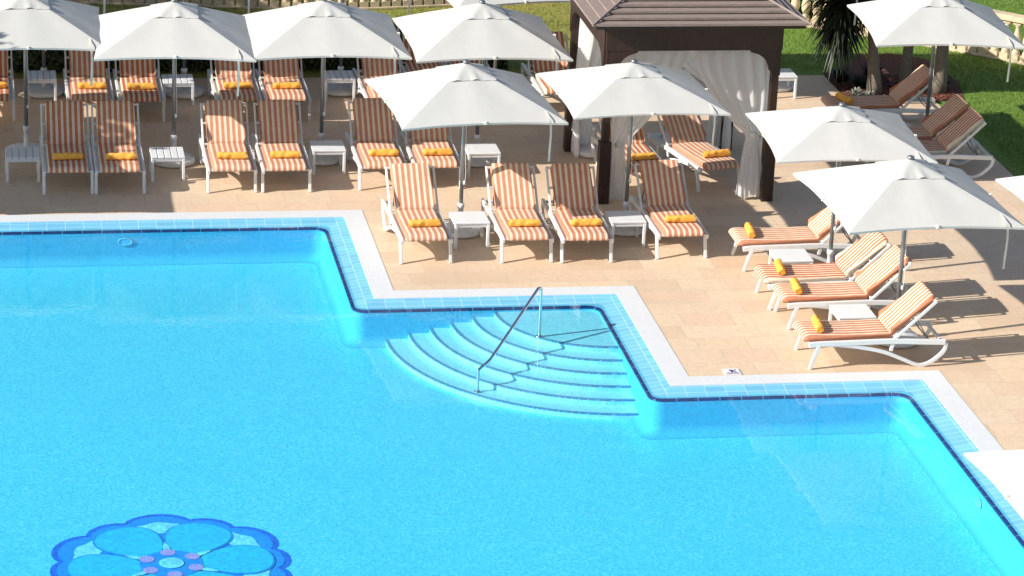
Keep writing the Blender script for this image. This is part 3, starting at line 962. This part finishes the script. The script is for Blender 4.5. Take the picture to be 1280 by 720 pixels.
# ------------------------------------------------------------------ cabana
cb = thing('cabana', 'dark wooden cabana with hipped slatted roof and tied white curtains', 'cabana', (10.11, 42.41, 0))
PX, PY = 1.21, 1.26
EH, ER = 2.70, (1.56, 1.72)
SL = .46
for sx in (-1, 1):
    for sy in (-1, 1):
        b = MB(); x, y = sx * PX, sy * PY
        b.box(x - .055, x + .055, y - .055, y + .055, .3, 2.66); p = b.build('post', M['darkwood'], cb, bevel=.006)
        b = MB(); b.box(x - .085, x + .085, y - .085, y + .085, 0, .92); b.build('post_cladding', M['darkwood'], p, bevel=.008)
def beam(axis, s):
    b = MB()
    if axis == 'x': b.box(-PX - .07, PX + .07, s * PY - .03 + s * .06, s * PY + .03 + s * .06, 2.27, 2.67)
    else: b.box(s * PX - .03 + s * .06, s * PX + .03 + s * .06, -PY - .03, PY + .03, 2.27, 2.67)
    return b.build('beam', M['darkwood'], cb, bevel=.005)
bracket = [(0, 0), (.40, 0), (.385, -.03), (.33, -.045), (.27, -.065), (.20, -.11), (.15, -.17), (.115, -.25), (.105, -.30), (.07, -.32), (.055, -.40), (0, -.40)]
for s in (-1, 1):
    bm_ = beam('x', s)
    for e in (-1, 1):
        b = MB(); m = len(bracket); y = s * (PY + .06)
        vs = [(e * (PX - q[0] + .0), y - .024, 2.272 + q[1]) for q in bracket] + [(e * (PX - q[0]), y + .024, 2.272 + q[1]) for q in bracket]
        b.add(vs, [tuple(range(m)), tuple(range(m, 2 * m))[::-1]] + [(i, (i + 1) % m, m + (i + 1) % m, m + i) for i in range(m)])
        b.build('bracket', M['darkwood'], bm_)
    bm_ = beam('y', s)
    for e in (-1, 1):
        b = MB(); m = len(bracket); x = s * (PX + .06)
        vs = [(x - .024, e * (PY - q[0]), 2.272 + q[1]) for q in bracket] + [(x + .024, e * (PY - q[0]), 2.272 + q[1]) for q in bracket]
        b.add(vs, [tuple(range(m)), tuple(range(m, 2 * m))[::-1]] + [(i, (i + 1) % m, m + (i + 1) % m, m + i) for i in range(m)])
        b.build('bracket', M['darkwood'], bm_)
# four roof slopes laid in overlapping board courses
NC = 12
hx, hy = ER
step = hx / NC
def slope(side):
    b = MB()
    for k in range(NC):
        o0 = k * step; o1 = (k + 1) * step + .02
        z0 = EH + SL * k * step + .06; z1 = EH + SL * (k + 1) * step + .012
        if side in ('front', 'back'):
            s = -1 if side == 'front' else 1
            L0_, L1_ = hx - o0, max(hx - o1, .001); q0, q1 = s * (hy - o0), s * (hy - o1)
            top = [(-L0_, q0, z0), (L0_, q0, z0), (L1_, q1, z1), (-L1_, q1, z1)]
        else:
            s = -1 if side == 'left' else 1
            L0_, L1_ = hy - o0, max(hy - o1, .001); q0, q1 = s * (hx - o0), s * max(hx - o1, 0)
            top = [(q0, -L0_, z0), (q0, L0_, z0), (q1, L1_, z1), (q1, -L1_, z1)]
        bot = [(x, y, z - .034) for x, y, z in top]
        b.add(top + bot, [(0, 1, 2, 3), (7, 6, 5, 4), (0, 4, 5, 1), (1, 5, 6, 2), (2, 6, 7, 3), (3, 7, 4, 0)])
    return b.build('roof_slope', M['shingle'] if side in ('front', 'back') else M['shingle_side'], cb)
for s_ in ('front', 'back', 'left', 'right'): slope(s_)
for sx in (-1, 1):
    for sy in (-1, 1):
        b = MB(); b.tube([(sx * (hx + .01), sy * (hy + .01), EH + .048), (sx * .01, sy * (hy - hx + .01), EH + SL * hx + .055)], .02, 6)
        b.build('hip_board', M['shingle'], cb)
b = MB()
b.box(-hx + .05, hx - .05, -hy + .05, hy - .05, EH - .03, EH + .005)
b.build('soffit', M['darkwood'], cb)
# curtains
def curtain(pa, pb, tie, zt, spread, flare, label=None, folds=5, ztie=.98, seed=0, hold=1.5):
    """from the rail pa..pb gathered at tie, then falling to the floor"""
    r = random.Random(seed); nU, nV = folds * 8, 40
    A, B, T = Vector(pa), Vector(pb), Vector(tie)
    d = (B - A).normalized(); nrm = Vector((-d.y, d.x, 0))
    ph = [r.uniform(-.7, .7) for _ in range(folds + 2)]
    b = MB(); vs = []; fs = []
    for j in range(nV + 1):
        z = zt + (.04 - zt) * j / nV
        for i in range(nU + 1):
            u = i / nU
            if z >= ztie:
                k = (zt - z) / (zt - ztie); e = k ** hold
                p = (A + (B - A) * u) * (1 - e) + (T + d * spread * (u - .5)) * e
                amp = .020 + .010 * math.sin(k * 4)
                sq = 1 - .55 * math.exp(-((z - ztie) / .12) ** 2)
            else:
                k = (ztie - z) / ztie; e = min(1, k * 1.3) ** .8
                p = T + d * (u - .5) * (spread + (flare - spread) * e)
                amp = .022 + .025 * e; sq = 1 - .45 * math.exp(-((z - ztie) / .10) ** 2)
            f = math.sin(2 * PI * folds * u + ph[int(u * folds)] + .8 * math.sin(3 * z + seed))
            q = p + nrm * (amp * sq * f) + d * (.012 * math.sin(5 * z + 7 * u))
            vs.append((q.x, q.y, z + (.02 * math.sin(11 * u + seed) if j == nV else 0)))
    for j in range(nV):
        for i in range(nU):
            a = j * (nU + 1) + i; fs.append((a, a + 1, a + nU + 2, a + nU + 1))
    b.add(vs, fs); c = b.build('curtain', M['curtain'], cb, True)
    b = MB(); b.lathe([(.055, ztie - .03), (.06, ztie - .01), (.06, ztie + .02), (.05, ztie + .04)], 12, (tie[0], tie[1])); b.build('tie_band', M['webbing'], c, True)
ZT = 2.31
fy = -PY + .04; by = PY - .04; lx = -PX + .04; rx = PX - .04
curtain((.05, fy, 0), (1.13, fy, 0), (.97, fy, 0), ZT, .18, .40, seed=1, hold=2.0)
curtain((-1.13, fy, 0), (-.02, fy, 0), (-1.0, fy, 0), ZT, .20, .26, seed=2, ztie=.85)
curtain((-.15, by, 0), (1.13, by, 0), (1.02, by, 0), ZT, .13, .26, seed=3, hold=2.2)
curtain((-1.13, by - .03, 0), (.12, by - .03, 0), (-1.02, by - .03, 0), ZT, .13, .28, seed=4, hold=2.2)
curtain((lx, .1, 0), (lx, 1.15, 0), (lx, 1.05, 0), ZT, .15, .42, seed=5, ztie=.72)
curtain((rx, -1.15, 0), (rx, -.2, 0), (rx, -1.05, 0), ZT, .13, .30, seed=7, ztie=.95)
curtain((rx, .1, 0), (rx, 1.15, 0), (rx, 1.05, 0), ZT, .13, .28, seed=8)

# ------------------------------------------------------------------ garden behind
def baluster_mesh():
    b = MB()
    b.box(-.075, .075, -.075, .075, .036, .13)
    b.lathe([(.066, .13), (.07, .17), (.05, .20), (.045, .215), (.07, .27), (.083, .33), (.078, .40), (.055, .49), (.040, .56), (.036, .60), (.05, .615), (.05, .635), (.04, .65)], 14)
    b.box(-.065, .065, -.065, .065, .65, .70)
    return b
bal_me = None
def balustrade(pts, label):
    global bal_me
    P = [Vector((x, y, 0)) for x, y in pts]
    t = thing('balustrade', label, 'balustrade', (P[0].x, P[0].y, 0), 0, 'stone balustrades round the lawn')
    def sweep(name, w, z0, z1):
        b = MB(); vs = []
        for i, p in enumerate(P):
            d = (P[min(i + 1, len(P) - 1)] - P[max(i - 1, 0)]).normalized(); nn = Vector((-d.y, d.x, 0)) * w
            q = p - P[0]
            vs += [(q.x + nn.x, q.y + nn.y, z0), (q.x - nn.x, q.y - nn.y, z0), (q.x - nn.x, q.y - nn.y, z1), (q.x + nn.x, q.y + nn.y, z1)]
        fs = [(4 * i + a, 4 * i + (a + 1) % 4, 4 * i + 4 + (a + 1) % 4, 4 * i + 4 + a) for i in range(len(P) - 1) for a in range(4)]
        e = 4 * (len(P) - 1); fs += [(0, 1, 2, 3), (e + 3, e + 2, e + 1, e)]
        b.add(vs, fs); b.build(name, M['stone'], t, bevel=.012)
    sweep('plinth', .10, -.012, .035); sweep('top_rail', .11, .70, .80)
    L = [0]
    for a, c in zip(P, P[1:]): L.append(L[-1] + (c - a).length)
    s = .10
    while s < L[-1]:
        k = max(i for i in range(len(L)) if L[i] <= s)
        k = min(k, len(P) - 2); f = (s - L[k]) / (L[k + 1] - L[k])
        q = P[k] + (P[k + 1] - P[k]) * f - P[0]; d = P[k + 1] - P[k]
        if bal_me is None:
            o = baluster_mesh().build('baluster', M['stone'], t, True)
            m_ = o.modifiers.new('edge', 'EDGE_SPLIT'); m_.split_angle = math.radians(40)
            bal_me = o
        else:
            o = bal_me.copy(); COL.objects.link(o); o.parent = t
        o.location = (q.x, q.y, 0); o.rotation_euler = (0, 0, math.atan2(d.y, d.x))
        s += .195
balustrade(smooth_curve([(-1.0, 53.15), (2.0, 52.62), (4.7, 52.25), (6.5, 52.10), (9.3, 52.5), (10.4, 52.75)], 5), 'cream stone balustrade along the back of the lawn at the left')
balustrade(smooth_curve([(11.9, 52.0), (14.19, 51.0), (16.54, 49.30), (18.6, 47.3), (20.4, 45.0)], 5), 'cream stone balustrade curving down the lawn at the right')

# kerb and planting bed
b = MB(); b.box(13.98, 15.36, 45.94, 46.09, .002, .07); tag(b.build('kerb', M['kerb'], None, bevel=.012), kind='structure')
b = MB(); b.poly([(13.97, 46.1), (15.9, 46.1), (16.15, 47.2), (16.0, 48.6), (15.5, 49.0), (14.9, 48.9), (14.4, 48.1), (13.97, 47.75)], .0)
struct(b.build('planting_bed', M['mulch']))
ch = MB()
for i in range(2600):
    x, y = rng.uniform(14.0, 15.85), rng.uniform(46.12, 47.6)
    if x > 15.5 and y > 47.1: continue
    a = rng.uniform(0, PI); l = rng.uniform(.012, .035); w = l * .45; tz = rng.uniform(-.012, .012); z = rng.uniform(.006, .03)
    c, s = math.cos(a), math.sin(a)
    ch.add([(x - c * l + s * w, y - s * l - c * w, z - tz), (x + c * l + s * w, y + s * l - c * w, z + tz), (x + c * l - s * w, y + s * l + c * w, z + tz + .008), (x - c * l - s * w, y - s * l + c * w, z - tz + .005)], [(0, 1, 2, 3)])
tag(ch.build('bark_chips', simple('red_bark_chip', (.20, .07, .045), .9, .5, 18)), 'reddish bark chips covering the planting bed', 'mulch', kind='stuff')

def sword_leaves(b, c, n, length, droop, rnd, lo=-.5, hi=1.3, w=.028):
    for i in range(n):
        az = rnd.uniform(0, 2 * PI); el = rnd.uniform(lo, hi); L = length * rnd.uniform(.7, 1.1)
        d = Vector((math.cos(az) * math.cos(el), math.sin(az) * math.cos(el), math.sin(el)))
        side = d.cross(Vector((0, 0, 1)))
        if side.length < .1: side = Vector((1, 0, 0))
        side.normalize(); ww = w * rnd.uniform(.7, 1.2)
        vs = []; K = 5
        for k in range(K + 1):
            t = k / K
            p = Vector(c) + d * (L * t) + Vector((0, 0, -droop * L * t * t))
            q = ww * (1 - t) ** .7 * (.75 + .5 * min(1, t * 4)) + .001
            up = Vector((0, 0, .3 * q))
            vs += [p - side * q + up, p, p + side * q + up]
        fs = []
        for k in range(K):
            a = 3 * k; fs += [(a, a + 1, a + 4, a + 3), (a + 1, a + 2, a + 5, a + 4)]
        b.add(vs, fs)
def yucca(x, y, label, h, lean, heads, r0=.13, seed=0):
    rnd = random.Random(seed)
    t = thing('yucca_tree', label, 'tree', (x, y, 0))
    b = MB(); pts = []; rs = []
    for k in range(13):
        f = k / 12
        pts.append((lean[0] * f + .03 * math.sin(4 * f + seed), lean[1] * f + .03 * math.cos(5 * f + seed), h * f))
        rs.append(r0 * (1.35 - .45 * min(1, f * 3) - .25 * f) + .008 * math.sin(k * 2.6))
    b.tube(pts, rs, 12); tr = b.build('trunk', M['bark'], t, True)
    for (dx, dy, hz, n, L, dr) in heads:
        b = MB(); base = Vector((lean[0] + dx, lean[1] + dy, hz))
        if abs(dx) + abs(dy) > .05:
            q = MB(); q.tube([(lean[0] * .7, lean[1] * .7, h * .72), tuple(Vector((lean[0] + dx * .8, lean[1] + dy * .8, hz - .25))), tuple(base)], [.07, .055, .05], 8); q.build('branch', M['bark'], t, True)
        for k in range(5): sword_leaves(b, base + Vector((0, 0, -.12 * k)), n // 5, L * (1 - .04 * k), dr, rnd, .9 - .45 * k - .5, 1.35 - .42 * k)
        b.build('crown', M['leaf'], t)
yucca(14.50, 46.55, 'sword leaved tree with drooping dark leaves, left one in the planting bed', 2.3, (-.12, .1),
      [(-.05, -.05, 2.35, 480, .85, .35), (-.48, .2, 2.0, 480, .85, .4), (-.52, -.1, 1.62, 420, .72, .5)], .10, 3)
yucca(15.10, 46.75, 'grey bare trunk of the middle tree in the planting bed', 3.0, (.05, .1), [(0, 0, 3.0, 260, .8, .35)], .082, 5)
yucca(15.56, 46.55, 'dark grey trunk of the right tree beside the parasol pole', 3.1, (.12, .15), [(0, 0, 3.1, 260, .8, .35)], .10, 8)

def plant(name, x, y, label, mat, h, n, cat='plant', seed=0, w=.022, group=None):
    rnd = random.Random(seed)
    t = thing(name, label, cat, (x, y, 0), 0, group)
    b = MB()
    for k in range(n):
        a = rnd.uniform(0, 2 * PI); rr = rnd.uniform(0, h * .35)
        sword_leaves(b, (rr * math.cos(a), rr * math.sin(a), .02), 7, h, .25, rnd, .5, 1.45, w)
    b.build('foliage', mat, t)
    b = MB(); b.tube([(0, 0, -.01), (.01, 0, h * .5)], [.012, .006], 6); b.build('stem', M['bark'], t)
plant('grey_plant', 14.13, 46.36, 'small silver grey tuft at the corner of the planting bed', M['silver'], .20, 7, seed=2)
plant('grey_plant', 14.34, 46.30, 'pale grey tuft next to the reddish bark chips', M['silver'], .17, 6, seed=3)
plant('dark_plant', 14.12, 47.2, 'low dark leafy plant at the back of the planting bed', M['leaf'], .34, 14, seed=4)
plant('dark_plant', 14.35, 46.85, 'low dark leafy plant left of the leaning trunk', M['leaf'], .30, 12, seed=5)
plant('dark_plant', 14.75, 47.5, 'low dark leafy plant behind the trunks of the planting bed', M['leaf'], .36, 16, seed=7)
plant('dark_plant', 15.75, 46.95, 'low dark leafy plant at the right end of the planting bed', M['leaf'], .30, 12, seed=6)

def bush(x, y, r, h, label, seed):
    rr = np.random.default_rng(seed)
    t = thing('bush', label, 'bush', (x, y, 0), 0, 'dark bushes behind the balustrade')
    b = MB(); N = 1500
    for i in range(N):
        d = rr.normal(size=3); d /= np.linalg.norm(d); f = rr.uniform(.45, 1) ** .5
        lump = 1 + .18 * math.sin(5 * d[0] + seed) * math.cos(4 * d[1] - seed)
        p = np.array([d[0] * r * f * lump, d[1] * r * f * lump, h * .5 + d[2] * h * .5 * f * lump])
        a = rr.normal(size=3); a /= np.linalg.norm(a); c = np.cross(a, d); c /= max(1e-6, np.linalg.norm(c)); s = rr.uniform(.03, .065)
        b.add([p - a * s, p + c * s * .5, p + a * s, p - c * s * .5], [(0, 1, 2, 3)])
    b.build('foliage', M['leaf_green'], t)
    b = MB(); b.tube([(0, 0, -.01), (0, 0, h * .5)], [.04, .02], 7); b.build('stem', M['bark'], t)
bush(13.9, 51.95, .75, 1.2, 'dark bush behind the balustrade right of the cabana roof', 1)
bush(14.9, 51.5, .7, 1.1, 'dark bush behind the balustrade and the drooping leaves', 2)

def hedge(x0, x1, y0, y1, h, label, seed):
    rr = np.random.default_rng(seed)
    t = thing('hedge', label, 'hedge', ((x0 + x1) / 2, (y0 + y1) / 2, 0))
    hx_, hy_ = (x1 - x0) / 2, (y1 - y0) / 2
    b = MB()
    N = int(1500 * (x1 - x0))
    for i in range(N):
        x = rr.uniform(-hx_, hx_); k = rr.uniform()
        lump = .05 * math.sin(2.3 * x) + .03 * math.sin(6.1 * x + 1)
        if k < .5: y, z, n_ = -hy_ + rr.uniform(-.03, .10), rr.uniform(0, h + lump), np.array([0, -1, .3])
        else: y, z, n_ = rr.uniform(-hy_, hy_), h + lump + rr.uniform(-.10, .04), np.array([0, 0, 1])
        d = n_ + rr.normal(size=3) * .5; d /= np.linalg.norm(d)
        a = rr.normal(size=3); c = np.cross(a, d); c /= max(1e-6, np.linalg.norm(c)); a = np.cross(d, c); s = rr.uniform(.02, .045)
        p = np.array([x, y, z])
        b.add([p - a * s, p + c * s * .55, p + a * s, p - c * s * .55], [(0, 1, 2, 3)])
    b.build('foliage', M['hedge_leaf'], t)
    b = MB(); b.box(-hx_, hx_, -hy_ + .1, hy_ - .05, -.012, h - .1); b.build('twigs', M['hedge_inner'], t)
hedge(-4.0, 8.72, 48.12, 48.75, .68, 'low clipped dark hedge behind the back row of loungers', 5)

# tall garden trees beyond the left edge of the picture, which shade the left of the terrace
def broad_tree(x, y, h, r, label, seed):
    rr = np.random.default_rng(seed); rnd = random.Random(seed)
    t = thing('garden_tree', label, 'tree', (x, y, 0), 0, 'trees left of the terrace')
    b = MB(); b.tube([(0, 0, 0), (.08, 0, h * .3), (.0, .1, h * .6)], [.2, .15, .1], 10); b.build('trunk', M['bark'], t, True)
    for k in range(5):
        a = 2 * PI * k / 5 + rnd.uniform(-.3, .3)
        q = MB(); q.tube([(0, .05, h * .45), (r * .35 * math.cos(a), r * .35 * math.sin(a), h * .65), (r * .7 * math.cos(a), r * .7 * math.sin(a), h * .82)], [.09, .06, .025], 7); q.build('branch', M['bark'], t, True)
    b = MB(); C = [(rnd.uniform(-.6, .6) * r, rnd.uniform(-.6, .6) * r, h * rnd.uniform(.6, .92), r * rnd.uniform(.35, .6)) for _ in range(14)]
    for (cx, cy, cz, cr) in C:
        for i in range(420):
            d = rr.normal(size=3); d /= np.linalg.norm(d)
            p = np.array([cx, cy, cz]) + d * cr * rr.uniform(.3, 1)
            a = rr.normal(size=3); a /= np.linalg.norm(a); c = np.cross(a, d); c /= max(1e-6, np.linalg.norm(c)); s = rr.uniform(.07, .14)
            b.add([p - a * s, p + c * s * .5, p + a * s, p - c * s * .5], [(0, 1, 2, 3)])
    b.build('crown', M['leaf_green'], t)

broad_tree(-3.3, 46.3, 6.4, 2.3, 'broad leafy tree nearest the terrace beyond the left edge', 31)
broad_tree(-5.4, 41.9, 5.2, 2.1, 'broad leafy tree beside the pool beyond the left edge', 34)
broad_tree(-6.4, 46.6, 6.6, 2.5, 'broad leafy tree farther left of the terrace', 32)
broad_tree(-4.9, 49.6, 5.6, 2.3, 'broad leafy tree on the lawn beyond the left edge', 33)

# grass blades where the lawn is seen
def grass():
    N = 130000
    x = rng.uniform(-.5, 20, N); y = rng.uniform(42, 54.5, N)
    ok = ((y > 48.0) & (x < 13.9)) | ((x > 13.95) & (y > 47.8)) | ((x > 15.42))
    ok &= ~((x > 15.4) & (x < 16.0) & (y > 46.1) & (y < 48.7)) & ~((x > 14.5) & (x < 15.6) & (y < 48.6))
    # leave the hidden middle thin: nothing to see below the row parasols further left
    x, y = x[ok], y[ok]; N = len(x)
    a = rng.uniform(0, 2 * PI, N); h = rng.uniform(.03, .075, N); w = rng.uniform(.004, .008, N); ln = rng.uniform(.1, .8, N); la = rng.uniform(0, 2 * PI, N)
    v = np.zeros((N, 3, 3), dtype=np.float32)
    v[:, 0, 0] = x - w * np.cos(a); v[:, 0, 1] = y - w * np.sin(a); v[:, 0, 2] = -.014
    v[:, 1, 0] = x + w * np.cos(a); v[:, 1, 1] = y + w * np.sin(a); v[:, 1, 2] = -.014
    v[:, 2, 0] = x + h * ln * np.cos(la); v[:, 2, 1] = y + h * ln * np.sin(la); v[:, 2, 2] = h - .014
    me = bpy.data.meshes.new('grass')
    me.vertices.add(3 * N); me.vertices.foreach_set('co', v.reshape(-1))
    me.loops.add(3 * N); me.loops.foreach_set('vertex_index', np.arange(3 * N, dtype=np.int32))
    me.polygons.add(N); me.polygons.foreach_set('loop_start', np.arange(0, 3 * N, 3, dtype=np.int32))
    me.update(); me.validate()
    me.materials.append(M['grass'])
    o = bpy.data.objects.new('grass', me); COL.objects.link(o)
    tag(o, 'short mown grass covering the lawn behind the terrace', 'grass', kind='stuff')
grass()

# ------------------------------------------------------------------ light, sky, camera
EL, AZM = math.radians(29.5), math.radians(14.4)
sd = Vector((math.cos(EL) * math.cos(AZM), math.cos(EL) * math.sin(AZM), -math.sin(EL)))
sun = bpy.data.lights.new('sun', 'SUN'); sun.energy = 5.0; sun.angle = math.radians(.5); sun.color = (1, .95, .87)
so = bpy.data.objects.new('sun', sun); COL.objects.link(so)
so.rotation_euler = sd.to_track_quat('-Z', 'Y').to_euler(); so.location = (-30, 30, 30)
w = bpy.data.worlds.new('World'); scene.world = w; w.use_nodes = True
nt = w.node_tree
bg = nt.nodes['Background']
sky = nt.nodes.new('ShaderNodeTexSky'); sky.sky_type = 'NISHITA'; sky.sun_disc = False
sky.sun_elevation = EL; sky.sun_rotation = math.atan2(-sd.x, -sd.y)
nt.links.new(sky.outputs[0], bg.inputs[0]); bg.inputs[1].default_value = .09

cam = bpy.data.cameras.new('camera'); co = bpy.data.objects.new('camera', cam); COL.objects.link(co)
cam.sensor_width = 36; cam.sensor_fit = 'HORIZONTAL'; cam.lens = 108.315
Rr = (0.9849115534, -0.1683219289, 0.0402114442); Uu = (0.0194983295, 0.3388099062, 0.9406527854); Bb = (-0.1719565268, -0.9256757401, 0.3369797875)
co.matrix_world = Matrix(((Rr[0], Uu[0], Bb[0], 0), (Rr[1], Uu[1], Bb[1], 0), (Rr[2], Uu[2], Bb[2], 13.7), (0, 0, 0, 1)))
cam.clip_start = .5; cam.clip_end = 3000
scene.camera = co
scene.view_settings.view_transform = 'Standard'; scene.view_settings.look = 'None'
scene.view_settings.exposure = .53; scene.view_settings.gamma = 1
scene.view_settings.use_curve_mapping = False
scene.cycles.use_denoising = True
scene.cycles.max_bounces = 8; scene.cycles.transparent_max_bounces = 12
